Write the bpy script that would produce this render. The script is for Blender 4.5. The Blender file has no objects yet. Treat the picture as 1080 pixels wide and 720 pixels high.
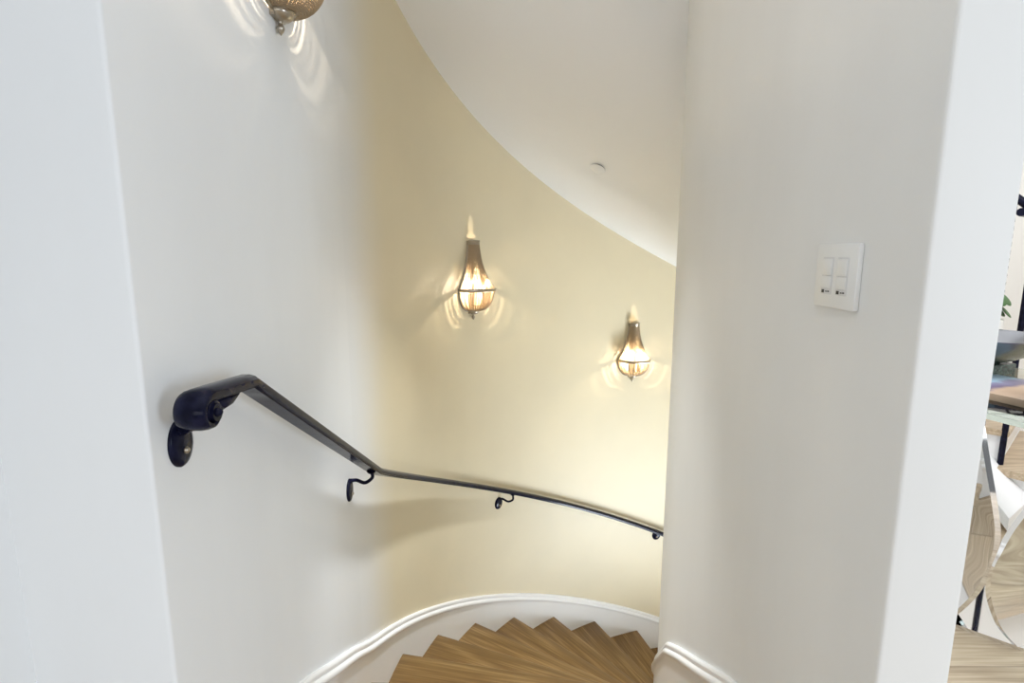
import bpy, bmesh, math, random
from math import sin, cos, pi, atan2, hypot, sqrt
from mathutils import Vector, Matrix
random.seed(4)
SC = bpy.context.scene
COL = SC.collection

# ------------------------------------------------------------------ camera
cam_d = bpy.data.cameras.new('camera')
cam = bpy.data.objects.new('camera', cam_d)
COL.objects.link(cam)
cam.location = (0, 0, 1.28)
cam.rotation_euler = (math.radians(90 - 9.409), 0, 0)
cam_d.sensor_width = 36
cam_d.lens = 577.663 / 1080 * 36
cam_d.clip_start = .02
SC.camera = cam
SC.view_settings.view_transform = 'Standard'
SC.view_settings.look = 'None'
SC.view_settings.exposure = 1.0
SC.view_settings.gamma = 1.0
SC.view_settings.use_curve_mapping = False

# ------------------------------------------------------------------ daylight and added fill lights
WORLD = 0.10          # overcast sky near the horizon
ZENITH = 0.95         # and overhead
WINDOW = 72.0
BACK = 96.0
FOYER = 14.5
BELOW = 50.0
HEAD = 225.0
BULB = 4.3
w = bpy.data.worlds.new('daylight')
SC.world = w
w.use_nodes = True
bg = w.node_tree.nodes['Background']
bg.inputs[0].default_value = (.93, .96, 1.0, 1)
_tc = w.node_tree.nodes.new('ShaderNodeTexCoord'); _sx = w.node_tree.nodes.new('ShaderNodeSeparateXYZ')
_mr = w.node_tree.nodes.new('ShaderNodeMapRange')
_mr.inputs[1].default_value = .15; _mr.inputs[2].default_value = 1.0; _mr.inputs[3].default_value = WORLD; _mr.inputs[4].default_value = ZENITH
w.node_tree.links.new(_tc.outputs['Generated'], _sx.inputs[0]); w.node_tree.links.new(_sx.outputs['Z'], _mr.inputs[0])
w.node_tree.links.new(_mr.outputs[0], bg.inputs[1])

def area(name, loc, rot, sx, sy, power, col):
    d = bpy.data.lights.new(name, 'AREA')
    d.shape = 'RECTANGLE'; d.size = sx; d.size_y = sy
    d.energy = power; d.color = col
    o = bpy.data.objects.new(name, d); COL.objects.link(o)
    o.location = loc; o.rotation_euler = rot
    return o
# tall hall window on the far right, behind the camera (its glow ends where the stair wall starts to curve)
area('hall_window_daylight', (5.1, -2.85, 1.35), (0, math.radians(90), 0), 2.1, 1.5, WINDOW, (.74, .86, 1.0))
# added fill far behind the camera, lifting the stairwell
area('back_fill', (1.0, -9.0, 1.2), (math.radians(90), 0, 0), 6.0, 3.2, BACK, (.94, .97, 1.0))
# added fill above the foyer, brightening table, stair and back wall
foy = area('foyer_fill', (2.3, 1.35, 2.66), (0, 0, 0), .9, .9, FOYER, (1.0, .98, .96))
foy.rotation_euler = Vector((.25, .5, -1)).to_track_quat('-Z', 'Y').to_euler()
# unseen fill added down the stairwell to lift soffit and stringer
low = area('lower_stair_fill', (3.0, 2.45, -2.0), (0, 0, 0), 1.1, 1.1, BELOW, (.82, .90, .98))
low.data.spread = math.radians(115)
low.rotation_euler = Vector((-2.6, .1, 4.7)).to_track_quat('-Z', 'Y').to_euler()
# extra spot added above the frame to brighten treads and boards nearby
_d = bpy.data.lights.new('stairhead_fill', 'SPOT'); _d.energy = HEAD; _d.color = (.90, .95, 1.0)
_d.spot_size = math.radians(45); _d.spot_blend = 1.0; _d.shadow_soft_size = .07
_o = bpy.data.objects.new('stairhead_fill', _d); COL.objects.link(_o)
_o.location = (.02, 1.55, 2.60); _o.rotation_euler = Vector((-.01, .17, -1)).to_track_quat('-Z', 'Y').to_euler()

# ------------------------------------------------------------------ plan (metres; camera over the origin, upper floor at z = 0)
CX, CY = 1.5686, 1.8365
RW = 2.125            # outer wall
RI = 0.980            # inner wall, stair side
RC = 0.862            # inner wall, foyer side
XL = CX - RW          # -0.5567
XI = CX - RI          # 0.588
XC = CX - RC
YL = 0.803            # wall ends at the head of the stair
YR = 0.783
PH0, DPH, RISE = 3.1194, 0.18137, 0.184
SL = RISE / DPH
GO = 0.30
Y0 = CY + RW * cos(PH0 - pi / 2)   # not used for placement, nosing 0 in the straight run:
Y0 = 1.884
def N(ph):            # height of the nosing line at angle ph (curved run)
    return -.368 - SL * (PH0 - ph)
def NS(y):            # the same in the straight run
    return -.368 + (Y0 - y) * RISE / GO

# ------------------------------------------------------------------ materials
MATS = {}
def mat(name, col, rough=.5, metal=0., **kw):
    m = bpy.data.materials.new(name); m.use_nodes = True
    b = m.node_tree.nodes['Principled BSDF']
    b.inputs['Base Color'].default_value = (*col, 1)
    b.inputs['Roughness'].default_value = rough
    b.inputs['Metallic'].default_value = metal
    for k, v in kw.items():
        b.inputs[k].default_value = v
    MATS[name] = m
    return m
def nd(m, typ, **kw):
    n = m.node_tree.nodes.new(typ)
    for k, v in kw.items(): setattr(n, k, v)
    return n
def lk(m, a, b): m.node_tree.links.new(a, b)
def bsdf(m): return m.node_tree.nodes['Principled BSDF']
def ramp(m, stops, fac):
    r = nd(m, 'ShaderNodeValToRGB'); e = r.color_ramp.elements
    while len(e) < len(stops): e.new(.5)
    for i, (p, c) in enumerate(stops):
        e[i].position = p; e[i].color = (*c, 1)
    lk(m, fac, r.inputs[0]); return r
def noise(m, vec, scale, detail=4, rough=.5):
    n = nd(m, 'ShaderNodeTexNoise'); n.inputs['Scale'].default_value = scale
    n.inputs['Detail'].default_value = detail; n.inputs['Roughness'].default_value = rough
    lk(m, vec, n.inputs['Vector']); return n
def bump(m, h, strength, dist):
    b = nd(m, 'ShaderNodeBump'); b.inputs['Strength'].default_value = strength; b.inputs['Distance'].default_value = dist
    lk(m, h, b.inputs['Height']); lk(m, b.outputs[0], bsdf(m).inputs['Normal'])

def plaster(name, col, rough=.55, amt=.03):
    m = mat(name, col, rough)
    tc = nd(m, 'ShaderNodeTexCoord')
    mp = nd(m, 'ShaderNodeMapping'); mp.inputs['Scale'].default_value = (1, 1, .35)
    lk(m, tc.outputs['Object'], mp.inputs[0])
    n = noise(m, mp.outputs[0], 3.0, 5)
    lo = tuple(c * (1 - amt) for c in col); hi = tuple(min(1, c * (1 + amt)) for c in col)
    r = ramp(m, [(.3, lo), (.7, hi)], n.outputs[0])
    lk(m, r.outputs[0], bsdf(m).inputs['Base Color'])
    n2 = noise(m, tc.outputs['Object'], 60, 3)
    bump(m, n2.outputs[0], .04, .004)
    return m
P_HALL = plaster('hall_paint', (.79, .80, .80))
P_RIGHT = plaster('newel_wall_paint', (.81, .81, .79))
P_SOFFIT = plaster('soffit_paint', (.94, .955, .98), .6, .012)
P_FOYER = plaster('foyer_paint', (.80, .79, .76))

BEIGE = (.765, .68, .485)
WHITE = (.79, .80, .80)
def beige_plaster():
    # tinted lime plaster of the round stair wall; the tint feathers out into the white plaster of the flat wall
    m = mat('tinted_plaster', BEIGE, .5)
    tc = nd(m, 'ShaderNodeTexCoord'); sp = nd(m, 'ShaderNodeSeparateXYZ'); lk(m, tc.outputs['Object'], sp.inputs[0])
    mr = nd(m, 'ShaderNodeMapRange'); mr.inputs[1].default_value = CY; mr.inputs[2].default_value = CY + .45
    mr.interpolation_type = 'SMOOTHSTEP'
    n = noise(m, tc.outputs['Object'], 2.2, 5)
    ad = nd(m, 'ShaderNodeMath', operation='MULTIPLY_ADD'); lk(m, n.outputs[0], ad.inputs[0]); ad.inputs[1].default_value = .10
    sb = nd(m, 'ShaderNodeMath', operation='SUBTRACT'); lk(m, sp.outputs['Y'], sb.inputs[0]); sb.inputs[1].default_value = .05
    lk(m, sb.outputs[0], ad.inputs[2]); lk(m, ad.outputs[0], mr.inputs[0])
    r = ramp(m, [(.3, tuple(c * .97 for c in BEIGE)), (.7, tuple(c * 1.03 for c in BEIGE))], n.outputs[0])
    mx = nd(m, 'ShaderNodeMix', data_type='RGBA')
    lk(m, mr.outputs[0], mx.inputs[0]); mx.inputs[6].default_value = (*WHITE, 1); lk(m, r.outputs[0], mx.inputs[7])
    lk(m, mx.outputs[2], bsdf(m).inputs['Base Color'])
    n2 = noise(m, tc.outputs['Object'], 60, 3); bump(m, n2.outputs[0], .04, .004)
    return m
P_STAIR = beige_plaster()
TRIM = mat('white_trim_paint', (.90, .90, .90), .3)

def wood(name, dark, mid, light, grain_axis='X', scale=1.0, rough=.42, planks=None):
    m = mat(name, mid, rough)
    tc = nd(m, 'ShaderNodeTexCoord'); oi = nd(m, 'ShaderNodeObjectInfo')
    ml = nd(m, 'ShaderNodeMath', operation='MULTIPLY'); lk(m, oi.outputs['Random'], ml.inputs[0]); ml.inputs[1].default_value = 37.0
    cb = nd(m, 'ShaderNodeCombineXYZ'); lk(m, ml.outputs[0], cb.inputs[0]); lk(m, ml.outputs[0], cb.inputs[1])
    src = tc.outputs['Object']
    add = nd(m, 'ShaderNodeVectorMath', operation='ADD'); lk(m, src, add.inputs[0]); lk(m, cb.outputs[0], add.inputs[1])
    vec = add.outputs[0]
    if planks:
        pl = nd(m, 'ShaderNodeTexBrick'); pl.offset = .37; pl.inputs['Scale'].default_value = 1
        pl.inputs['Brick Width'].default_value = planks[0]; pl.inputs['Row Height'].default_value = planks[1]
        pl.inputs['Mortar Size'].default_value = .0015
        pl.inputs['Color1'].default_value = (0, 0, 0, 1); pl.inputs['Color2'].default_value = (1, 1, 1, 1); pl.inputs['Mortar'].default_value = (.5, .5, .5, 1)
        lk(m, src, pl.inputs['Vector'])
        a2 = nd(m, 'ShaderNodeVectorMath', operation='MULTIPLY_ADD')
        lk(m, pl.outputs[0], a2.inputs[0]); a2.inputs[1].default_value = (7, 5, 3); lk(m, vec, a2.inputs[2]); vec = a2.outputs[0]
    mp = nd(m, 'ShaderNodeMapping'); lk(m, vec, mp.inputs[0])
    mp.inputs['Scale'].default_value = (.9 * scale, 7 * scale, 7 * scale)
    n0 = noise(m, mp.outputs[0], 1.0, 2)
    # cathedral figure: contour lines of a stretched noise
    mm = nd(m, 'ShaderNodeMath', operation='MULTIPLY'); lk(m, n0.outputs[0], mm.inputs[0]); mm.inputs[1].default_value = 16
    fr = nd(m, 'ShaderNodeMath', operation='PINGPONG'); lk(m, mm.outputs[0], fr.inputs[0]); fr.inputs[1].default_value = 1
    mp2 = nd(m, 'ShaderNodeMapping'); lk(m, vec, mp2.inputs[0]); mp2.inputs['Scale'].default_value = (5 * scale, 130 * scale, 130 * scale)
    n1 = noise(m, mp2.outputs[0], 1.0, 3)
    sm = nd(m, 'ShaderNodeMath', operation='MULTIPLY_ADD'); lk(m, fr.outputs[0], sm.inputs[0]); sm.inputs[1].default_value = .24; lk(m, n1.outputs[0], sm.inputs[2])
    r = ramp(m, [(.34, dark), (.62, mid), (.88, light)], sm.outputs[0])
    hv = nd(m, 'ShaderNodeHueSaturation'); lk(m, r.outputs[0], hv.inputs['Color'])
    mr = nd(m, 'ShaderNodeMapRange'); mr.inputs[3].default_value = .86; mr.inputs[4].default_value = 1.16
    lk(m, oi.outputs['Random'], mr.inputs[0]); lk(m, mr.outputs[0], hv.inputs['Value'])
    out = hv.outputs[0]
    if planks:
        tone = nd(m, 'ShaderNodeMix', data_type='RGBA', blend_type='MULTIPLY'); tone.inputs[0].default_value = 1
        pr = ramp(m, [(0, (.82, .82, .82)), (1, (1.08, 1.06, 1.02))], pl.outputs[0])
        lk(m, out, tone.inputs[6]); lk(m, pr.outputs[0], tone.inputs[7])
        seam = nd(m, 'ShaderNodeMix', data_type='RGBA'); lk(m, pl.outputs['Fac'], seam.inputs[0])
        lk(m, tone.outputs[2], seam.inputs[6]); seam.inputs[7].default_value = (.16, .11, .07, 1); out = seam.outputs[2]
    lk(m, out, bsdf(m).inputs['Base Color'])
    bump(m, sm.outputs[0], .12, .002)
    return m
OAK = wood('brown_oak', (.12, .062, .017), (.175, .096, .028), (.285, .178, .068), scale=.62)
OAK_FLOOR = wood('pale_oak_floor', (.34, .255, .17), (.47, .37, .26), (.60, .50, .37), scale=.8, planks=(1.6, .19))
OAK_PALE = wood('pale_oak', (.33, .245, .16), (.45, .35, .24), (.58, .48, .35))
IRON = mat('wrought_iron', (.010, .011, .03), .22, .0, **{'Specular IOR Level': .09})
def iron_nodes():
    m = IRON; tc = nd(m, 'ShaderNodeTexCoord'); n = noise(m, tc.outputs['Object'], 45, 4)
    r = ramp(m, [(.35, (.004, .0045, .014)), (.7, (.012, .013, .034))], n.outputs[0]); lk(m, r.outputs[0], bsdf(m).inputs['Base Color'])
    rr = ramp(m, [(.3, (.10,) * 3), (.7, (.20,) * 3)], n.outputs[0]); lk(m, rr.outputs[0], bsdf(m).inputs['Roughness'])
    bump(m, n.outputs[0], .05, .003)
iron_nodes()
PEWTER = mat('aged_pewter', (.42, .37, .30), .28, .95)
BEADM = mat('bronze_beads', (.36, .275, .18), .3, .5)
PLASTIC = mat('white_plastic', (.84, .84, .82), .28)
PLASTIC2 = mat('grey_white_plastic', (.72, .72, .71), .3)
DARKP = mat('dark_plastic', (.03, .03, .03), .4)
CHROME = mat('mirror_steel', (.86, .86, .86), .035, 1.0)
SILVER = mat('silver', (.30, .30, .31), .25, 1.0)
MARBLE = mat('green_marble', (.03, .06, .05), .25)
def marble_nodes():
    m = MARBLE; tc = nd(m, 'ShaderNodeTexCoord'); n = noise(m, tc.outputs['Object'], 90, 6, .7)
    r = ramp(m, [(.40, (.015, .035, .03)), (.6, (.07, .12, .10)), (.75, (.25, .30, .27))], n.outputs[0]); lk(m, r.outputs[0], bsdf(m).inputs['Base Color'])
marble_nodes()
GLASS = mat('green_edged_glass', (.80, .93, .90), .01, 0, **{'Transmission Weight': 1.0, 'IOR': 1.45})
PAPER = mat('page_paper', (.82, .80, .74), .8)
COVER = mat('landscape_cover', (.4, .35, .3), .3)
def cover_nodes():
    m = COVER; tc = nd(m, 'ShaderNodeTexCoord'); sp = nd(m, 'ShaderNodeSeparateXYZ'); lk(m, tc.outputs['Object'], sp.inputs[0])
    n = noise(m, tc.outputs['Object'], 14, 5)
    a = nd(m, 'ShaderNodeMath', operation='MULTIPLY_ADD'); lk(m, n.outputs[0], a.inputs[0]); a.inputs[1].default_value = .12; lk(m, sp.outputs['Y'], a.inputs[2])
    mr = nd(m, 'ShaderNodeMapRange'); mr.inputs[1].default_value = -.13; mr.inputs[2].default_value = .26; lk(m, a.outputs[0], mr.inputs[0])
    r = ramp(m, [(0, (.20, .15, .11)), (.28, (.33, .24, .17)), (.50, (.52, .38, .27)), (.60, (.17, .14, .24)), (.72, (.30, .28, .42)), (.78, (.50, .70, .86)), (1, (.62, .80, .92))], mr.outputs[0])
    lk(m, r.outputs[0], bsdf(m).inputs['Base Color'])
cover_nodes()
LEAF = mat('leaf_green', (.05, .12, .035), .45)
LEAF2 = mat('pale_leaf_green', (.22, .34, .16), .5)
CERAMIC = mat('white_ceramic', (.85, .85, .83), .25)
SOIL = mat('potting_soil', (.05, .035, .025), .9)
BULBG = bpy.data.materials.new('clear_bulb_glass'); BULBG.use_nodes = True
_nt = BULBG.node_tree; _nt.nodes.clear()
_t = _nt.nodes.new('ShaderNodeBsdfTransparent'); _g = _nt.nodes.new('ShaderNodeBsdfGlossy'); _g.inputs['Roughness'].default_value = .05
_x = _nt.nodes.new('ShaderNodeMixShader'); _x.inputs[0].default_value = .07; _o = _nt.nodes.new('ShaderNodeOutputMaterial')
_nt.links.new(_t.outputs[0], _x.inputs[1]); _nt.links.new(_g.outputs[0], _x.inputs[2]); _nt.links.new(_x.outputs[0], _o.inputs[0])
BULBM = bpy.data.materials.new('lit_filament'); BULBM.use_nodes = True
_nt = BULBM.node_tree; _nt.nodes.clear()
_e = _nt.nodes.new('ShaderNodeEmission'); _o = _nt.nodes.new('ShaderNodeOutputMaterial')
_e.inputs[0].default_value = (1, .84, .62, 1); _e.inputs[1].default_value = 400.0
_nt.links.new(_e.outputs[0], _o.inputs[0])

# ------------------------------------------------------------------ mesh helpers
def link(name, bm, m, parent=None, smooth=None, loc=None, rot=None):
    me = bpy.data.meshes.new(name)
    bmesh.ops.recalc_face_normals(bm, faces=bm.faces[:])
    bm.to_mesh(me); bm.free()
    if m: me.materials.append(m)
    o = bpy.data.objects.new(name, me); COL.objects.link(o)
    if parent: o.parent = parent
    if loc is not None: o.location = loc
    if rot is not None: o.rotation_euler = rot
    if smooth is not None:
        me.shade_auto_smooth(smooth) if hasattr(me, 'shade_auto_smooth') else None
        for p in me.polygons: p.use_smooth = True
        if not hasattr(me, 'shade_auto_smooth'):
            me.set_sharp_from_angle(angle=smooth)
    return o
def struct(name, bm, m, smooth=.6):
    o = link(name, bm, m, None, smooth); o['kind'] = 'structure'; return o
def tag(o, label, cat, group=None):
    o['label'] = label; o['category'] = cat
    if group: o['group'] = group
    return o
def empty(name, loc, label, cat, rotz=0, group=None):
    o = bpy.data.objects.new(name, None); COL.objects.link(o)
    o.location = loc; o.rotation_euler = (0, 0, rotz); o.empty_display_size = .05
    return tag(o, label, cat, group)
def grid(bm, rows, close_u=False, close_v=False, cap=False):
    """rows: list of lists of points -> quads"""
    V = [[bm.verts.new(p) for p in r] for r in rows]
    nr, nc = len(V), len(V[0])
    for i in range(nr if close_u else nr - 1):
        for j in range(nc if close_v else nc - 1):
            a, b, c, d = V[i][j], V[(i + 1) % nr][j], V[(i + 1) % nr][(j + 1) % nc], V[i][(j + 1) % nc]
            try: bm.faces.new((a, b, c, d))
            except ValueError: pass
    if cap:
        for r in (V[0], V[-1]):
            try: bm.faces.new(r)
            except ValueError: pass
    return V
def prism(bm, pts, z0, z1):
    """plan polygon extruded; z1 / z0 may be functions of (x, y)"""
    f0 = z0 if callable(z0) else (lambda x, y: z0)
    f1 = z1 if callable(z1) else (lambda x, y: z1)
    lo = [bm.verts.new((x, y, f0(x, y))) for x, y in pts]
    hi = [bm.verts.new((x, y, f1(x, y))) for x, y in pts]
    n = len(pts)
    for i in range(n):
        bm.faces.new((lo[i], lo[(i + 1) % n], hi[(i + 1) % n], hi[i]))
    for ring in (lo, hi):
        f = bm.faces.new(ring)
        if n > 4: bmesh.ops.triangulate(bm, faces=[f])
    return lo, hi
def box(bm, x0, x1, y0, y1, z0, z1, bev=0):
    r = bmesh.ops.create_cube(bm, size=1)
    vs = r['verts']
    for v in vs:
        v.co = Vector(((x0 + x1) / 2 + v.co.x * (x1 - x0), (y0 + y1) / 2 + v.co.y * (y1 - y0), (z0 + z1) / 2 + v.co.z * (z1 - z0)))
    if bev:
        es = list({e for v in vs for e in v.link_edges})
        bmesh.ops.bevel(bm, geom=es, offset=bev, segments=2, profile=.5, affect='EDGES')
def round_corner(prev, c, nxt, r, n=5):
    """rounded plan corner"""
    p, c, q = Vector(prev), Vector(c), Vector(nxt)
    a = (p - c).normalized() * r; b = (q - c).normalized() * r
    out = []
    for i in range(n + 1):
        t = i / n
        out.append(tuple((c + a) * (1 - t) ** 2 + c * 2 * t * (1 - t) + (c + b) * t ** 2))
    return out
def arc(r, a0, a1, n, cx=CX, cy=CY):
    return [(cx + r * cos(a0 + (a1 - a0) * i / n), cy + r * sin(a0 + (a1 - a0) * i / n)) for i in range(n + 1)]
def tube(bm, pts, rad, sides=8, cap=True, twist=0):
    """round tube along points; rad a number or a list"""
    P = [Vector(p) for p in pts]; rows = []; up = None
    for i, p in enumerate(P):
        t = (P[min(i + 1, len(P) - 1)] - P[max(i - 1, 0)]).normalized()
        if up is None:
            up = Vector((0, 0, 1)) if abs(t.z) < .9 else Vector((1, 0, 0))
        s = t.cross(up).normalized(); up = s.cross(t).normalized()
        r = rad[i] if isinstance(rad, (list, tuple)) else rad
        rows.append([p + (s * cos(2 * pi * k / sides) + up * sin(2 * pi * k / sides)) * r for k in range(sides)])
    grid(bm, rows, close_v=True, cap=cap)
def lathe(bm, prof, n=24, a0=0, a1=2 * pi, org=(0, 0, 0), close=False):
    """profile (r, z) turned about z"""
    full = abs(a1 - a0 - 2 * pi) < 1e-6
    k = n if full else n + 1
    rows = [[(org[0] + r * cos(a0 + (a1 - a0) * i / n), org[1] + r * sin(a0 + (a1 - a0) * i / n), org[2] + z) for r, z in prof] for i in range(k)]
    grid(bm, rows, close_u=full, close_v=close)
    if not full and close:
        for rr in (rows[0], rows[-1]):
            try: bm.faces.new([bm.verts.new(p) for p in rr])
            except ValueError: pass
    bmesh.ops.remove_doubles(bm, verts=bm.verts[:], dist=1e-6)
def sweep_wall(bm, path, prof):
    """path: (x, y, nx, ny, z); profile: (offset from the wall, dz)"""
    rows = [[(x + nx * o, y + ny * o, z + dz) for o, dz in prof] for x, y, nx, ny, z in path]
    grid(bm, rows, cap=False)

# ------------------------------------------------------------------ the room shell
# flat wall on the left of the stair head (its end faces the hall)
ZT = 2.75
bm = bmesh.new()
pl = [(-.93, YL)] + round_corner((-.93, YL), (XL, YL), (XL, CY), .007) + [(XL, CY), (-.93, CY)]
prism(bm, pl, -3.0, ZT)
struct('wall_left', bm, P_HALL, .5)
# hall wall further left, running back towards the camera
bm = bmesh.new()
prism(bm, [(-.93, -1.3), (-.788, -1.3), (-.788, YL), (-.93, YL)], -.2, ZT)
struct('wall_hall', bm, P_HALL)
# round stair wall
bm = bmesh.new()
prism(bm, arc(RW, pi, 1.15, 96) + arc(RW + .15, 1.15, pi, 96), -3.0, ZT)
struct('wall_stairwell', bm, P_STAIR, .3)
# the same drum where it closes the foyer
bm = bmesh.new()
prism(bm, arc(RW, 1.15, -.75, 72) + arc(RW + .15, -.75, 1.15, 72), -3.0, ZT)
struct('wall_foyer', bm, P_FOYER, .3)
# inner wall between stair and foyer
PE = 1.12
def U(ph): return 2.83 + SL * (ph - PH0)          # nosing line of the stair overhead
def SOF(ph): return 2.545 + SL * (ph - PH0)       # its underside
def inner_top(x, y):
    ph = atan2(y - CY, x - CX)
    if x < CX - .5 and y <= CY + 1e-4: return ZT
    if ph < 0: ph = pi
    return min(ZT, U(ph) + .10)
bm = bmesh.new()
plan = round_corner((XC, CY), (XC, YR), (XI, YR), .007) + round_corner((XC, YR), (XI, YR), (XI, CY), .007)
plan = [(XC, CY)] + plan + arc(RI, pi, PE, 72) + arc(RC, PE, pi, 72)[:-1]
prism(bm, plan, -3.0, inner_top)
struct('wall_right', bm, P_RIGHT, .3)
# ceiling of the hall
bm = bmesh.new()           # unseen opening added over the hall so sky light reaches the stair
box(bm, -.93, -.50, -1.3, 1.46, ZT, ZT + .1); box(bm, -.50, 5.3, 1.44, 1.46, ZT, ZT + .1); box(bm, 3.2, 5.3, -1.3, 1.44, ZT, ZT + .1)
struct('ceiling', bm, P_SOFFIT)
# sloping underside of the stair overhead
bm = bmesh.new()
rows = []
rr = [RI - .11 + (RW - RI + .125) * j / 14 for j in range(15)]
ys = [1.46 + (CY - 1.46) * i / 5 for i in range(5)]
for y in ys:
    z = SOF(pi) + (CY - y) / (CY - 1.46) * (ZT - SOF(pi))
    rows.append([(CX - r, y, z) for r in rr])
for i in range(97):
    ph = pi + (.62 - pi) * i / 96
    rows.append([(CX + r * cos(ph), CY + r * sin(ph), SOF(ph)) for r in rr])
lo = rows; hi = [[(x, y, z + .06) for x, y, z in r] for r in rows]
loop = [l + h[::-1] for l, h in zip(lo, hi)]
grid(bm, loop, close_v=True, cap=True)
struct('ceiling_stair', bm, P_SOFFIT, .5)
# upper floor of hall and foyer
bm = bmesh.new()
fl = [(-.93, -1.3), (5.3, -1.3), (5.3, .2), (CX + 2.3 * cos(-.72), CY + 2.3 * sin(-.72))] + arc(2.27, -.60, 1.05, 24) + \
     arc(RC + .03, 1.05, pi, 40) + [(XI + .06, 1.272), (-.62, 1.272), (-.93, 1.272)]
prism(bm, fl, -.16, 0)
struct('floor', bm, OAK_FLOOR, .4)

# skirting / stringer boards with their moulded cap
CAPP = [(0, 0), (.010, .000), (.0145, -.005), (.0155, -.012), (.013, -.019), (.0135, -.023), (.020, -.027), (.0235, -.034), (.023, -.043), (.019, -.050), (.0135, -.0525), (.0125, -.056)]
def stringer_path(side, r, x, y_start, ph_end, nsign):
    path = []
    ys = [y_start + (CY - y_start) * i / 24 for i in range(24)]
    for y in ys:
        z = min(.192, NS(y) + .166) + .014 * math.exp(-((y - 1.74) / .17) ** 2)
        path.append((x, y, nsign, 0, z))
    for i in range(97):
        ph = pi + (ph_end - pi) * i / 96
        path.append((CX + r * cos(ph), CY + r * sin(ph), -nsign * cos(ph), -nsign * sin(ph), N(ph) + .166 + .014 * math.exp(-((CY + r * (pi - ph) - 1.74) / .17) ** 2)))
    zs = [p[4] for p in path]
    for _ in range(5):
        zs = [zs[0]] + [(zs[i - 1] + 2 * zs[i] + zs[i + 1]) / 4 for i in range(1, len(zs) - 1)] + [zs[-1]]
    return [(*p[:4], z) for p, z in zip(path, zs)]
bm = bmesh.new()
sweep_wall(bm, stringer_path('l', RW, XL, YL, 1.2, 1), CAPP + [(.0115, -.064), (.0115, -.60), (0, -.60)])
struct('baseboard_left', bm, TRIM, .7)
bm = bmesh.new()
sweep_wall(bm, stringer_path('r', RI, XI, YR, 1.2, -1), CAPP + [(.0115, -.064), (.0115, -.60), (0, -.60)])
struct('baseboard_right', bm, TRIM, .7)
bm = bmesh.new()
SK = CAPP + [(.0115, -.064), (.0115, -.18), (0, -.18)]
sweep_wall(bm, [(-.788, -1.3, 1, 0, .182), (-.788, YL, 1, 0, .182)], SK)
sweep_wall(bm, [(-.788, YL, 0, -1, .182), (XL, YL, 0, -1, .182)], SK)
struct('baseboard_hall', bm, TRIM, .7)
bm = bmesh.new()
sweep_wall(bm, [(XI, YR, 0, -1, .182), (XC, YR, 0, -1, .182)], SK)
sweep_wall(bm, [(XC, YR, 1, 0, .182), (XC, CY, 1, 0, .182)] + [(x, y, -cos(a), -sin(a), .182) for (x, y), a in zip(arc(RC, pi, 1.16, 40), [pi + (1.16 - pi) * i / 40 for i in range(41)])], SK)
struct('baseboard_foyer', bm, TRIM, .7)

# ------------------------------------------------------------------ the descending stair
stair = empty('staircase', (CX, CY, -.368), 'winding oak staircase descending between the beige round wall and the white newel wall', 'staircase')
RT0, RT1 = RI - .004, RW - .002
TH = .030
def wedge_tread():
    """wedge tread, nosing along local +x at angle 0, reaching back to angle DPH"""
    bm = bmesh.new()
    nose = [(-.004, -TH), (-.018, -TH + .001), (-.025, -TH / 2), (-.021, -.004), (-.014, 0)]   # offset ahead of the riser line
    rows = []
    r_ = [RT0 + (RT1 - RT0) * j / 12 for j in range(13)]
    for r in r_:
        a1 = DPH + .012 / r * 1.0
        row = [(r * 1.0, .025 + o, z) for o, z in nose]
        row = [(r, o + .025 - .0, z) for o, z in nose]
        for i in range(1, 5):
            a = a1 * i / 4
            row.append((r * cos(a), r * sin(a) + .0, 0))
        row.append((r * cos(a1), r * sin(a1), -TH))
        rows.append(row)
    grid(bm, rows, close_v=True, cap=True)
    return bm
def wedge_riser():
    bm = bmesh.new()
    box(bm, RT0, RT1, .026, .042, -RISE, -TH)
    return bm
t0 = link('tread', wedge_tread(), OAK, stair, .6)
r0 = link('riser', wedge_riser(), TRIM, stair)
def place(o, k):
    o.location = (0, 0, -RISE * k); o.rotation_euler = (0, 0, PH0 - DPH * k)
first = True
for k in range(1, 12):
    a, b = (t0, r0) if first else (t0.copy(), r0.copy())
    if not first:
        COL.objects.link(a); COL.objects.link(b); a.parent = stair; b.parent = stair
    first = False
    place(a, k); place(b, k)
def straight_tread(y_back, y_nose, z, wedge=False):
    """boards of the straight run, in the stair's own frame"""
    bm = bmesh.new()
    nose = [(-.021, -TH), (-.007, -TH + .001), (0, -TH / 2), (-.004, -.004), (-.011, 0)]
    rows = []
    for j in range(13):
        x = CX - RT0 - (RT1 - RT0) * j / 12
        yn = y_nose if not wedge else CY + (CX - x) * math.tan(PH0 - pi) * -1
        row = [(x - CX, yn + o - CY, dz + z) for o, dz in nose] + [(x - CX, y_back - .012 - CY, z), (x - CX, y_back - .012 - CY, z - TH)]
        rows.append(row)
    grid(bm, rows, close_v=True, cap=True)
    return bm
def straight_riser(y, z0, z1):
    bm = bmesh.new(); box(bm, XL + .003 - CX, XI - .003 - CX, y - .042 - CY, y - .026 - CY, z0, z1); return bm
link('tread', straight_tread(1.584, 1.884, 0, True), OAK, stair, .6)
rz = link('riser', wedge_riser(), TRIM, stair); place(rz, 0)
link('tread', straight_tread(1.284, 1.584, .184), OAK, stair, .6)
link('riser', straight_riser(1.584, 0, .184 - TH), TRIM, stair)
link('riser', straight_riser(1.284, .184, .368 - TH), TRIM, stair)
nb = bmesh.new(); box(nb, XL + .003 - CX, XI - .003 - CX, 1.272 - CY, 1.290 - CY, .368 - TH, .368, .006)
link('landing_nosing', nb, OAK, stair, .6)

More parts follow.
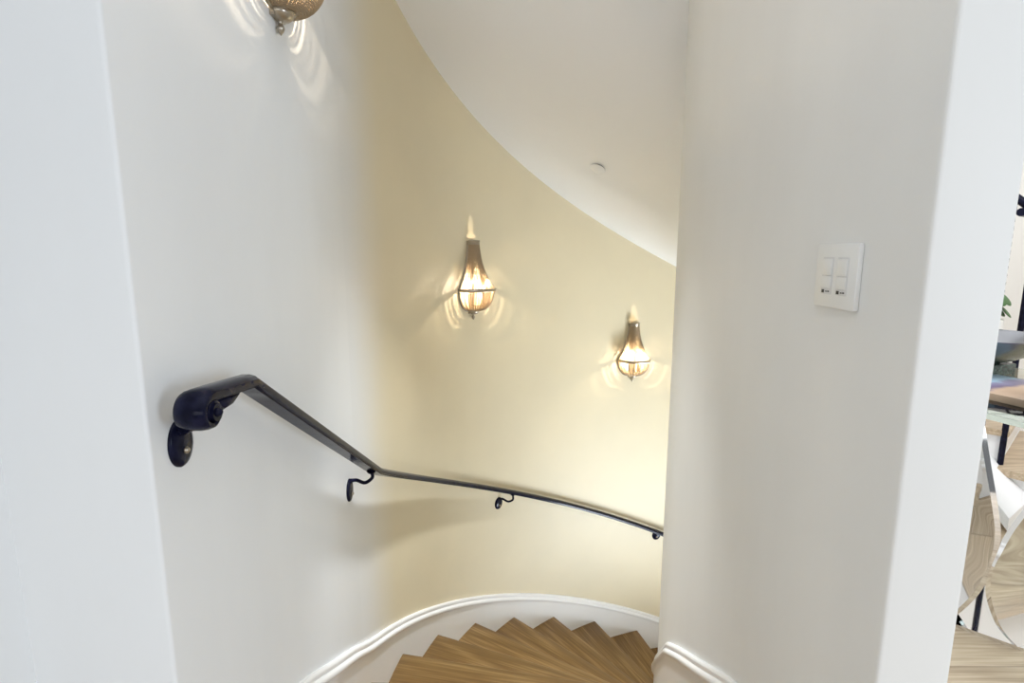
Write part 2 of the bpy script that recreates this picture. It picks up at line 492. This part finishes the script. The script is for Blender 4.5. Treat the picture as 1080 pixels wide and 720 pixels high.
# ------------------------------------------------------------------ wrought iron handrail
XR = XL + .064
rail = empty('handrail', (XL, .86, .956), 'black wrought-iron handrail with a rolled end following the stair wall down', 'handrail')
RL = Vector(rail.location)
HP = [(-.0275, .000), (-.0265, -.007), (-.019, -.0095), (-.019, -.0125), (.019, -.0125), (.019, -.0095), (.0265, -.007), (.0275, .000), (.0265, .005), (.019, .0105), (.008, .0135), (-.008, .0135), (-.019, .0105), (-.0265, .005)]
HP = [(a * .92, b) for a, b in HP]
def sweep_rail(bm, path, prof, sc=None):
    """path: (point, lateral unit vector); the profile is (lateral, up)"""
    rows = []; n = len(path)
    for i, (p, lat) in enumerate(path):
        p = Vector(p)
        ta = (p - Vector(path[i - 1][0])).normalized() if i else None
        tb = (Vector(path[i + 1][0]) - p).normalized() if i < n - 1 else None
        if ta is None: ta = tb
        if tb is None: tb = ta
        t = (ta + tb).normalized()
        lat = Vector(lat).normalized(); up = t.cross(lat).normalized()
        if sc and sc[i][2] < 0: up = -up
        k = 1 / max(.5, t.dot(ta))
        sx, sz = (sc[i][0], sc[i][1]) if sc else (1, 1)
        rows.append([p + lat * a * sx + up * b * sz * k - RL for a, b in prof])
    grid(bm, rows, close_v=True, cap=True)
# orientation: travelling away from the camera (+y), lateral -x gives up = +y x -x = +z
ZR = 1.042
YB = .986
path = []
yc, rs0 = .832, .0265
ZS = ZR + .014
turns = 1.35
ns = 46
for i in range(ns):
    t = 1 - i / ns                                   # inner end of the roll first
    a = pi / 2 + t * turns * 2 * pi
    r = rs0 - .015 * t
    path.append(((XR, yc + r * cos(a), ZS - rs0 + r * sin(a)), (-1, 0, 0)))
for y in (.846, .87, .91, .95, YB): path.append(((XR, y, ZS + (ZR - ZS) * (y - .832) / (YB - .832)), (-1, 0, 0)))
YK, ZK = 1.884, N(PH0) + .860
for i in range(1, 13): path.append(((XR, YB + (YK - YB) * i / 12, ZR + (ZK - ZR) * i / 12), (-1, 0, 0)))
RR = RW - .064
for i in range(1, 71):
    ph = PH0 + (1.0 - PH0) * i / 70
    path.append(((CX + RR * cos(ph), CY + RR * sin(ph), N(ph) + .860 + .024 * (PH0 - ph)), (cos(ph), sin(ph), 0)))
# the roll is thinner bar than the moulded rail
scl = []
for i in range(len(path)):
    scl.append((1.0, .55 if i < 30 else min(1, .55 + (i - 30) * .02), 1))
bm = bmesh.new(); sweep_rail(bm, path, HP, scl)
link('rail', bm, IRON, rail, .5)
# leaf-shaped tail forged under the rail behind the roll
bm = bmesh.new()
tail = [(XR + .004, .862, ZR - .006), (XR + .008, .884, ZR - .013), (XR + .008, .908, ZR - .014), (XR + .006, .945, ZR - .011)]
tube(bm, [Vector(p) - RL for p in tail], [.006, .011, .009, .003], 10)
link('scroll_tail', bm, IRON, rail, .8)
# little discs that close the roll's eye
for s in (-1, 1):
    bm = bmesh.new()
    m4 = Matrix.Translation(Vector((XR + s * .024, yc, ZS - rs0)) - RL) @ Matrix.Rotation(pi / 2, 4, 'Y')
    bmesh.ops.create_cone(bm, cap_ends=True, segments=20, radius1=.0145, radius2=.0145, depth=.012, matrix=m4)
    m5 = Matrix.Translation(Vector((XR + s * .030, yc, ZS - rs0)) - RL)
    bmesh.ops.create_uvsphere(bm, u_segments=12, v_segments=8, radius=.0075, matrix=m5)
    link('scroll_eye', bm, IRON, rail, .8)

def bracket(wp, n, tan, hz, railpt, wid=.024, hgt=.041, arm=True, lean=0.0):
    """rosette on the wall at wp (normal n, tangent tan), arm up to the rail"""
    wp, n, tan, rp = Vector(wp), Vector(n), Vector(tan), Vector(railpt)
    up = Vector((0, 0, 1))
    upl = (up * cos(lean) + tan * sin(lean)); tl = (tan * cos(lean) - up * sin(lean))
    bm = bmesh.new()
    prof = [(1.0, .0), (1.0, .003), (.93, .006), (.70, .0085), (.38, .0095), (.30, .010), (0.02, .0105)]
    rows = [[wp - RL + tl * cos(2 * pi * i / 28) * wid * s + upl * sin(2 * pi * i / 28) * hgt * s + n * d for i in range(28)] for s, d in prof]
    grid(bm, rows, close_v=True, cap=True)
    root = link('bracket', bm, IRON, rail, .8)
    bm = bmesh.new()
    for dz in (-.30,):
        m4 = Matrix.Translation(wp - RL + upl * hgt * dz + n * .0105)
        bmesh.ops.create_uvsphere(bm, u_segments=12, v_segments=8, radius=.0062, matrix=m4)
    link('bolt', bm, PEWTER, root, .8)
    if arm:
        top = wp + upl * hgt * .80
        d = rp - top; dn = d.dot(n); dt = d.dot(tan)
        pts = []
        ctrl = [top + n * .002, top + n * dn * .35 + tan * dt * .25 - up * .002, top + n * dn * .72 + tan * dt * .6 - up * .020, top + n * dn * 1.04 + tan * dt * .92 - up * .010,
                top + n * dn * 1.04 + tan * dt * .98 + up * (d.z * .55), rp - up * .004, rp + up * .004]
        # Catmull-Rom
        C_ = [ctrl[0]] + ctrl + [ctrl[-1]]
        for i in range(1, len(C_) - 2):
            p0, p1, p2, p3 = C_[i - 1:i + 3]
            for j in range(6):
                t = j / 6
                pts.append(.5 * ((2 * p1) + (-p0 + p2) * t + (2 * p0 - 5 * p1 + 4 * p2 - p3) * t * t + (-p0 + 3 * p1 - 3 * p2 + p3) * t ** 3))
        pts.append(ctrl[-1])
        bm = bmesh.new(); tube(bm, [p - RL for p in pts], [.0062 if i > 3 else .009 - .0007 * i for i in range(len(pts))], 10)
        link('bracket_arm', bm, IRON, root, .8)
        bm = bmesh.new()
        m4 = Matrix.Translation(rp - RL - up * .001)
        bmesh.ops.create_cone(bm, cap_ends=True, segments=16, radius1=.012, radius2=.016, depth=.006, matrix=m4)
        link('bracket_pad', bm, IRON, root, .8)
def rail_z_straight(y): return ZR + (ZK - ZR) * (y - YB) / (YK - YB)
bracket((XL, .876, .963), (1, 0, 0), (0, 1, 0), 0, (XR, .852, ZR - .036), .032, .041, arm=False)
bm = bmesh.new(); tube(bm, [Vector(p) - RL for p in ((XL + .004, .872, .985), (XL + .03, .860, .996), (XR - .016, yc, ZS - rs0))], [.010, .009, .008], 12)
link('scroll_stub', bm, IRON, rail, .8)
yb = 1.762
bracket((XL, yb, .474), (1, 0, 0), (0, 1, 0), 0, (XR, yb + .055, rail_z_straight(yb + .055) - .016), .031, .040)
for pb, zb in ((2.462, -.256), (1.789, -.875), (1.12, -1.56)):
    n = (-cos(pb), -sin(pb), 0); tn = (sin(pb), -cos(pb), 0)
    pr = pb - .03
    bracket((CX + RW * cos(pb), CY + RW * sin(pb), zb), n, tn, 0,
            (CX + RR * cos(pr), CY + RR * sin(pr), N(pr) + .860 + .024 * (PH0 - pr) - .014), .034, .038)

# ------------------------------------------------------------------ beaded wall sconces
def bead_strand(bm, pts, r, pitch):
    """string of round beads along a curve"""
    P = [Vector(p) for p in pts]; L = [0]
    for a, b in zip(P, P[1:]): L.append(L[-1] + (b - a).length)
    nb = max(1, int(L[-1] / pitch)); out = []; rad = []
    def at(s):
        for i in range(len(L) - 1):
            if s <= L[i + 1]: return P[i].lerp(P[i + 1], (s - L[i]) / (L[i + 1] - L[i] + 1e-9))
        return P[-1]
    for b in range(nb):
        for f, q in ((.0, .35), (.25, .88), (.5, 1.0), (.75, .88)):
            out.append(at((b + f) / nb * L[-1])); rad.append(r * q)
    tube(bm, out, rad, 6)
SH = .425
R_RING, Z_RING, Z_CROWN, R_CROWN = .118, .160, .398, .036
NSTR = 44
AX = .012            # the turning axis stands this far off the wall
def sconce_meshes():
    M = {}
    def keep(key, bm, m, smooth=.7):
        me = bpy.data.meshes.new(key); bmesh.ops.recalc_face_normals(bm, faces=bm.faces[:]); bm.to_mesh(me); bm.free()
        me.materials.append(m)
        for p in me.polygons: p.use_smooth = True
        if smooth and hasattr(me, 'set_sharp_from_angle'): me.set_sharp_from_angle(angle=smooth)
        M[key] = me
    a0, a1 = -pi / 2, pi / 2       # local +x points off the wall
    bm = bmesh.new()               # back plate
    out = [(-.022, .03), (.022, .03), (.030, .16), (.022, .30), (.030, .385), (.030, .418), (-.030, .418), (-.030, .385), (-.022, .30), (-.030, .16)]
    lo = [bm.verts.new((0, y, z)) for y, z in out]; hi = [bm.verts.new((.005, y, z)) for y, z in out]
    for i in range(len(out)): bm.faces.new((lo[i], lo[(i + 1) % len(out)], hi[(i + 1) % len(out)], hi[i]))
    bm.faces.new(lo); bm.faces.new(hi)
    keep('back_plate', bm, PEWTER, .5)
    bm = bmesh.new()               # crown band
    lathe(bm, [(R_CROWN - .003, Z_CROWN), (R_CROWN + .001, Z_CROWN), (R_CROWN + .003, Z_CROWN + .006), (R_CROWN + .001, Z_CROWN + .010), (R_CROWN + .004, Z_CROWN + .020), (R_CROWN + .003, Z_CROWN + .024), (.019, Z_CROWN + .024), (.019, Z_CROWN + .021), (R_CROWN - .003, Z_CROWN + .019)], 28, a0, a1, (AX, 0, 0), True)
    for s in (-1, 1): box(bm, 0, AX + .001, s * R_CROWN - .003, s * R_CROWN + .003, Z_CROWN, Z_CROWN + .022)
    keep('crown', bm, PEWTER, .5)
    bm = bmesh.new()               # middle hoop
    lathe(bm, [(R_RING - .001, Z_RING - .008), (R_RING + .003, Z_RING - .009), (R_RING + .006, Z_RING - .004), (R_RING + .0065, Z_RING), (R_RING + .006, Z_RING + .005), (R_RING + .003, Z_RING + .009), (R_RING - .001, Z_RING + .008)], 48, a0, a1, (AX, 0, 0), True)
    for s in (-1, 1): box(bm, 0, AX + .001, s * R_RING - .003, s * R_RING + .005, Z_RING - .006, Z_RING + .007)
    box(bm, 0, .004, -R_RING, R_RING, Z_RING - .005, Z_RING + .005)
    keep('hoop', bm, PEWTER, .5)
    bm = bmesh.new()               # bent rods framing the basket along the wall
    for s in (-1, 1):
        pu = [(.007, s * (R_CROWN + (R_RING - R_CROWN) * (.30 * t + .70 * t ** 2.6)), Z_CROWN + (Z_RING - Z_CROWN) * t) for t in [k / 12 for k in range(13)]]
        pd_ = [(.007, s * (.030 + (R_RING - .030) * cos(t * pi / 2) ** .75), Z_RING - (Z_RING - .046) * (sin(t * pi / 2) ** 1.15 * .9 + .1 * t)) for t in [k / 12 for k in range(1, 13)]]
        tube(bm, pu + pd_, .0052, 8)
    keep('frame', bm, PEWTER, .9)
    bm = bmesh.new()               # upper bead curtain
    for i in range(NSTR):
        a = a0 + (a1 - a0) * (i + .5 + random.uniform(-.22, .22)) / NSTR
        pts = []
        for j in range(15):
            t = j / 14
            r = R_CROWN - .001 + (R_RING - R_CROWN) * (.30 * t + .70 * t ** 2.6)
            z = Z_CROWN + .003 + (Z_RING + .004 - Z_CROWN - .003) * t
            pts.append((AX + r * cos(a), r * sin(a), z))
        bead_strand(bm, pts, .0029, .0064)
    keep('bead_curtain', bm, BEADM, None)
    bm = bmesh.new()               # lower bead bowl
    for i in range(NSTR):
        a = a0 + (a1 - a0) * (i + .5 + random.uniform(-.22, .22)) / NSTR
        pts = []
        for j in range(13):
            t = j / 12
            r = .030 + (R_RING - .003 - .030) * cos(t * pi / 2) ** .75
            z = Z_RING - .004 - (Z_RING - .004 - .046) * (sin(t * pi / 2) ** 1.15 * .9 + .1 * t)
            pts.append((AX + r * cos(a), r * sin(a), z))
        bead_strand(bm, pts, .0029, .0064)
    keep('bead_bowl', bm, BEADM, None)
    bm = bmesh.new()               # bottom cup
    lathe(bm, [(.0, .050), (.032, .050), (.036, .047), (.036, .043), (.032, .041), (.031, .036), (.024, .029), (.014, .025), (.0, .024)], 28, a0, a1, (AX, 0, 0), False)
    box(bm, 0, AX + .0005, -.031, .031, .030, .049)
    keep('bottom_cup', bm, PEWTER, .6)
    bm = bmesh.new()               # drop finial
    lathe(bm, [(.0, .030), (.007, .028), (.0045, .022), (.005, .019), (.009, .013), (.0095, .009), (.007, .003), (.003, -.002), (.0, -.006)], 18, 0, 2 * pi, (AX, 0, 0))
    keep('finial', bm, PEWTER, .9)
    bm = bmesh.new()               # candle sleeve and socket arm
    tube(bm, [(.084, 0, .085), (.084, 0, .150)], .009, 14)
    tube(bm, [(.004, 0, .075), (.03, 0, .070), (.075, 0, .074), (.084, 0, .088)], .004, 8)
    keep('socket', bm, PEWTER, .6)
    bm = bmesh.new()               # bulb
    lathe(bm, [(.0, .150), (.007, .151), (.0105, .162), (.011, .172), (.008, .186), (.003, .198), (.0, .201)], 14, 0, 2 * pi, (.084, 0, 0))
    keep('bulb', bm, BULBG, None)
    bm = bmesh.new()               # glowing filament
    tube(bm, [(.084, 0, .168), (.084, 0, .174), (.084, 0, .180)], .0024, 8)
    keep('filament', bm, BULBM, None)
    return M
SM = sconce_meshes()
def sconce(loc, n, label):
    t = empty('wall_sconce', loc, label, 'wall lamp', atan2(n[1], n[0]), 'beaded sconces stepping down the stair wall')
    for k in ('back_plate', 'crown', 'hoop', 'frame', 'bead_curtain', 'bead_bowl', 'bottom_cup', 'finial', 'socket', 'bulb'):
        o = bpy.data.objects.new(k, SM[k]); COL.objects.link(o); o.parent = t
        if k.startswith('bead_'): o['kind'] = 'stuff'
        if k == 'bulb':
            ld = bpy.data.lights.new('bulb_light', 'POINT'); ld.energy = BULB; ld.color = (1, .84, .62); ld.shadow_soft_size = .0045
            lo_ = bpy.data.objects.new('bulb_light', ld); COL.objects.link(lo_); lo_.parent = t; lo_.location = (.084, 0, .1865)
            f = bpy.data.objects.new('filament', SM['filament']); COL.objects.link(f); f.parent = o
    return t
sconce((XL, 1.392, 1.785), (1, 0, 0), 'beaded bronze wall sconce cut off by the top edge, above the iron handrail')
for ph, z, lb in ((2.572, .913, 'larger lit beaded wall sconce in the middle of the beige wall'),
                  (1.912, .358, 'lit beaded wall sconce lowest down, close to the white newel wall')):
    sconce((CX + RW * cos(ph), CY + RW * sin(ph), z), (-cos(ph), -sin(ph)), lb)

# ------------------------------------------------------------------ dimmer plate on the right wall
sw = empty('light_switch', (XI, .989, 1.235), 'white two-gang dimmer switch plate on the pale wall right of the stair', 'light switch', pi)
# local +x points off the wall (towards -x world), local +y towards -y world
bm = bmesh.new()
box(bm, 0, .0095, -.0625, .0625, -.0575, .0575, .0025)
link('wall_plate', bm, PLASTIC, sw, .5)
for s in (-1, 1):
    yc_ = s * .023
    bm = bmesh.new(); box(bm, .009, .0102, yc_ - .0168, yc_ + .0168, -.0335, .0335, .0008)
    d = link('dimmer', bm, PLASTIC2, sw, .5)
    bm = bmesh.new()
    box(bm, .010, .0120, yc_ - .0140, yc_ + .0140, .001, .0305, .001)
    link('rocker', bm, PLASTIC, d, .5)
    bm = bmesh.new(); box(bm, .010, .0115, yc_ - .0140, yc_ + .0140, -.0220, -.0010, .0008)
    link('rocker', bm, PLASTIC, d, .5)
    bm = bmesh.new(); box(bm, .010, .0108, yc_ - .0125, yc_ - .005, -.0315, -.0255)
    box(bm, .010, .0106, yc_ - .001, yc_ + .004, -.0295, -.0275)
    box(bm, .010, .0106, yc_ + .006, yc_ + .011, -.0295, -.0270)
    link('indicator', bm, DARKP, d, .5)

# ------------------------------------------------------------------ sprinkler cover on the sloping soffit
pd, rd = 2.305, 1.648
er = Vector((cos(pd), sin(pd), 0)); et = Vector((-sin(pd) * rd, cos(pd) * rd, SL)).normalized(); nn = er.cross(et).normalized()
if nn.z > 0: nn = -nn
cv = empty('sprinkler_cover', (CX + rd * cos(pd), CY + rd * sin(pd), SOF(pd)), 'small flat white round cover disc on the sloping white soffit', 'sprinkler cover')
R3 = Matrix((er, nn.cross(er), nn)).transposed().to_4x4()
cv.rotation_euler = R3.to_euler()
bm = bmesh.new(); lathe(bm, [(0, .009), (.038, .009), (.041, .0075), (.041, .0065), (0, .0065)], 40)
link('cover_disc', bm, P_SOFFIT, cv, .5)
bm = bmesh.new(); lathe(bm, [(0, .007), (.0335, .007), (.0345, -.002), (0, -.002)], 32)
link('gap_shade_disc', bm, DARKP, cv, .5)  # dark disc standing in for the shade in the gap behind the cover

# ------------------------------------------------------------------ foyer seen past the wall end: rising stair, console, ornaments
up = empty('rising_staircase', (CX, CY, 0), 'pale oak stair with white risers curving up beyond the glass console', 'staircase')
RIN = {1: 1.225, 2: 1.30, 3: 1.15, 4: 1.02, 5: .995, 6: .995}
for k in range(1, 7):
    a = .553 + DPH * (k - 1); ri = RIN[k]; z = RISE * k
    bm = bmesh.new()
    nose = [(.004, -.034), (-.020, -.033), (-.026, -.018), (-.022, -.004), (-.014, 0)]
    rows = []
    for j in range(11):
        r = ri + (RW - .004 - ri) * j / 10
        row = [(r * cos(a) - (o * sin(a)), r * sin(a) + o * cos(a), z + dz) for o, dz in nose]
        for i in range(1, 5):
            b = a + (DPH + .01) * i / 4; row.append((r * cos(b), r * sin(b), z))
        b = a + DPH + .01; row.append((r * cos(b), r * sin(b), z - .034))
        rows.append(row)
    grid(bm, rows, close_v=True, cap=True)
    link('tread', bm, OAK_PALE, up, .6)
    bm = bmesh.new()
    pts = [(ri + .02, 0), (RW - .006, 0), (RW - .006, .018), (ri + .02, .018)]
    prism(bm, [(r * cos(a) - o * sin(a), r * sin(a) + o * cos(a)) for r, o in pts], z - RISE, z - .034)
    link('riser', bm, TRIM, up)
    bm = bmesh.new()
    r0_, r1_ = ri + .02, ri + .045
    pa = [(r0_ * cos(a + DPH * i / 6), r0_ * sin(a + DPH * i / 6)) for i in range(7)] + [(r1_ * cos(a + DPH * i / 6), r1_ * sin(a + DPH * i / 6)) for i in range(6, -1, -1)]
    prism(bm, pa, max(.0, z - 2 * RISE), z - .034)
    link('side_panel', bm, TRIM, up, .5)
# skirting on the wall side
bm = bmesh.new()
sp_ = []
for i in range(25):
    ph = .45 + (1.5 - .45) * i / 24
    sp_.append((CX + (RW) * cos(ph), CY + RW * sin(ph), -cos(ph), -sin(ph), max(.182, .184 + SL * (ph - .553) + .166)))
sweep_wall(bm, sp_, CAPP + [(.0115, -.064), (.0115, -.40), (0, -.40)])
struct('baseboard_rising', bm, TRIM, .7)

# iron railing of the rising stair
rl = empty('stair_railing', (CX, CY, .184), 'dark iron stair railing rising beyond the console at the right frame edge', 'railing')
def twisted(bm, x, y, z0, z1, s=.008, tw=40):
    n = max(4, int((z1 - z0) / .02)); rows = []
    for i in range(n + 1):
        z = z0 + (z1 - z0) * i / n; a = tw * (z - z0) if z0 + .1 < z < z1 - .08 else 0
        rows.append([(x + s * 1.2 * cos(a + pi / 4 + k * pi / 2), y + s * 1.2 * sin(a + pi / 4 + k * pi / 2), z) for k in range(4)])
    grid(bm, rows, close_v=True, cap=True)
def rp(r, ph): return r * cos(ph), r * sin(ph)
rph = [.731, .80, .89, .98, 1.07, 1.16, 1.25]
rr_ = [1.300, 1.33, 1.33, 1.20, 1.19, 1.06, 1.05]
for i, (ph, r) in enumerate(zip(rph, rr_)):
    x, y = rp(r, ph); zb = RISE * (math.floor((ph - .553 + 1e-6) / DPH)) ; zt = zb + 1.20 if i == 0 else RISE * ((ph - .553) / DPH - .3) + 1.085
    bm = bmesh.new(); twisted(bm, x, y, zb, zt + .06, .011 if i == 0 else .008, 0 if i == 0 else 40)
    if i == 0: bmesh.ops.create_uvsphere(bm, u_segments=16, v_segments=10, radius=.03, matrix=Matrix.Translation((x, y, zt + .08)))
    link('newel_post' if i == 0 else 'baluster', bm, IRON, rl, .6)
bm = bmesh.new()
pts = [(2.395 - CX, 2.64 - CY, 1.275), (2.46 - CX, 2.68 - CY, 1.272), (*rp(rr_[0], .731), 1.275)]
for ph, r in zip(rph[1:], rr_[1:]):
    pts.append((*rp(r, ph), RISE * ((ph - .553) / DPH - .3) + 1.16))
tube(bm, pts, .02, 10)
link('handrail', bm, IRON, rl, .8)

# glass console with a sculpted mirror-steel pedestal
TB = (1.967, 1.714)
tb = empty('console_table', (TB[0], TB[1], 0), 'glass-topped table on a curved mirror-steel pedestal at the right edge', 'table', math.radians(18))
bm = bmesh.new(); box(bm, -.45, .45, -.62, .72, .752, .771, .004)
link('glass_top', bm, GLASS, tb, .5)
def to_table(p):
    c, s_ = cos(math.radians(18)), sin(math.radians(18))
    x, y = p[0] - TB[0], p[1] - TB[1]
    return (x * c + y * s_, -x * s_ + y * c, p[2])
TU, TV = Vector((.737, -.676, 0)), Vector((.676, .737, 0))
def ribbon(line, ext, thick=.016, base=(1.55, 1.68)):
    """wavy upright slab: line of (u, z) swept along the horizontal vector ext"""
    P = []
    n = len(line)
    for i in range(n - 1):                            # Catmull-Rom refinement
        p0, p1, p2, p3 = line[max(i - 1, 0)], line[i], line[i + 1], line[min(i + 2, n - 1)]
        for k in range(8):
            t = k / 8
            P.append(tuple(.5 * (2 * p1[q] + (p2[q] - p0[q]) * t + (2 * p0[q] - 5 * p1[q] + 4 * p2[q] - p3[q]) * t * t + (3 * p1[q] - p0[q] - 3 * p2[q] + p3[q]) * t ** 3) for q in (0, 1)))
    P.append(line[-1])
    rows = []
    side = Vector((-ext.y, ext.x, 0)).normalized() * thick / 2
    for u, z in P:
        o = Vector((base[0], base[1], 0)) + TU * u; o.z = z
        rows.append([to_table(q) for q in (o + side, o + ext * .5 + side, o + ext + side, o + ext - side, o + ext * .5 - side, o - side)])
    b = bmesh.new(); grid(b, rows, close_v=True, cap=True); return b
link('pedestal_panel', ribbon([(-.045, .752), (-.01, .60), (.025, .45), (.040, .36), (.036, .26), (.010, .15), (-.030, .06), (-.06, .012)], TV * .26 - TU * .10), CHROME, tb, .7)
link('pedestal_panel', ribbon([(.20, .752), (.150, .62), (.105, .50), (.070, .40), (.050, .32), (.034, .24), (.040, .15), (.075, .06), (.12, .012)], TV * .26 + TU * .16), CHROME, tb, .7)
link('pedestal_panel', ribbon([(-.02, .752), (-.06, .60), (-.055, .45), (-.02, .33), (.02, .24), (.0, .14), (-.07, .05), (-.12, .012)], TV * .20 - TU * .22, base=(1.69, 1.83)), CHROME, tb, .7)
bm = bmesh.new()
prism(bm, [to_table((1.55 + TU.x * u + TV.x * v, 1.68 + TU.y * u + TV.y * v, 0))[:2] for u, v in ((-.14, .0), (.22, .0), (.42, .42), (-.30, .42))], 0, .012)
link('base_plate', bm, CHROME, tb, .5)

bk = empty('landscape_book', (1.815, 1.90, .771), 'large book with a blue-sky desert landscape cover lying on the glass table', 'book', math.radians(18))
bm = bmesh.new(); box(bm, -.17, .17, -.18, .18, .003, .021); link('page_block', bm, PAPER, bk)
bm = bmesh.new(); box(bm, -.175, .175, -.185, .185, .021, .025, .001); box(bm, -.175, .175, -.185, .185, 0, .003, .001); box(bm, -.177, -.172, -.185, .185, 0, .025, .001)
link('cover', bm, COVER, bk, .5)
gb = bmesh.new(); box(gb, -.10, .10, -.085, .085, 0, .058, .004)
o = link('stone_block', gb, MARBLE, None, .5, (1.925, 2.225, .771), (0, 0, math.radians(18)))
tag(o, 'speckled dark green stone block under the silver bowl on the table', 'stone block')
bm = bmesh.new()
lathe(bm, [(0, .0), (.05, .0), (.058, .006), (.09, .018), (.15, .05), (.205, .088), (.232, .112), (.236, .114), (.232, .110), (.20, .092), (.145, .056), (.085, .026), (.04, .014), (0, .012)], 56)
o = link('bowl', bm, SILVER, None, .8, (1.94, 2.21, .829))
tag(o, 'wide polished silver bowl on the green stone block, right edge', 'bowl')
pt = empty('potted_plant', (2.16, 2.49, .771), 'small white pot with round green leaves behind the silver bowl', 'plant')
bm = bmesh.new(); lathe(bm, [(0, 0), (.045, 0), (.055, .01), (.068, .12), (.07, .20), (.066, .203), (.062, .195), (.06, .18), (0, .18)], 28)
link('pot', bm, CERAMIC, pt, .6)
for i in range(12):
    a = i * 2.4 + .3; rr3 = .03 + .04 * (i % 4) / 3; hz = .24 + .055 * ((i * 7) % 5) / 4
    bm = bmesh.new()
    tube(bm, [(.01 * cos(a), .01 * sin(a), .178), (rr3 * .6 * cos(a), rr3 * .6 * sin(a), hz - .03), (rr3 * cos(a), rr3 * sin(a), hz)], .0022, 6)
    m4 = Matrix.Translation((rr3 * 1.25 * cos(a), rr3 * 1.25 * sin(a), hz)) @ Matrix.Rotation(a, 4, 'Z') @ Matrix.Rotation(.9, 4, 'Y') @ Matrix.Diagonal((.034, .026, .005, 1))
    bmesh.ops.create_uvsphere(bm, u_segments=14, v_segments=8, radius=1, matrix=m4)
    link('leaf', bm, LEAF if i % 3 else LEAF2, pt, .9)
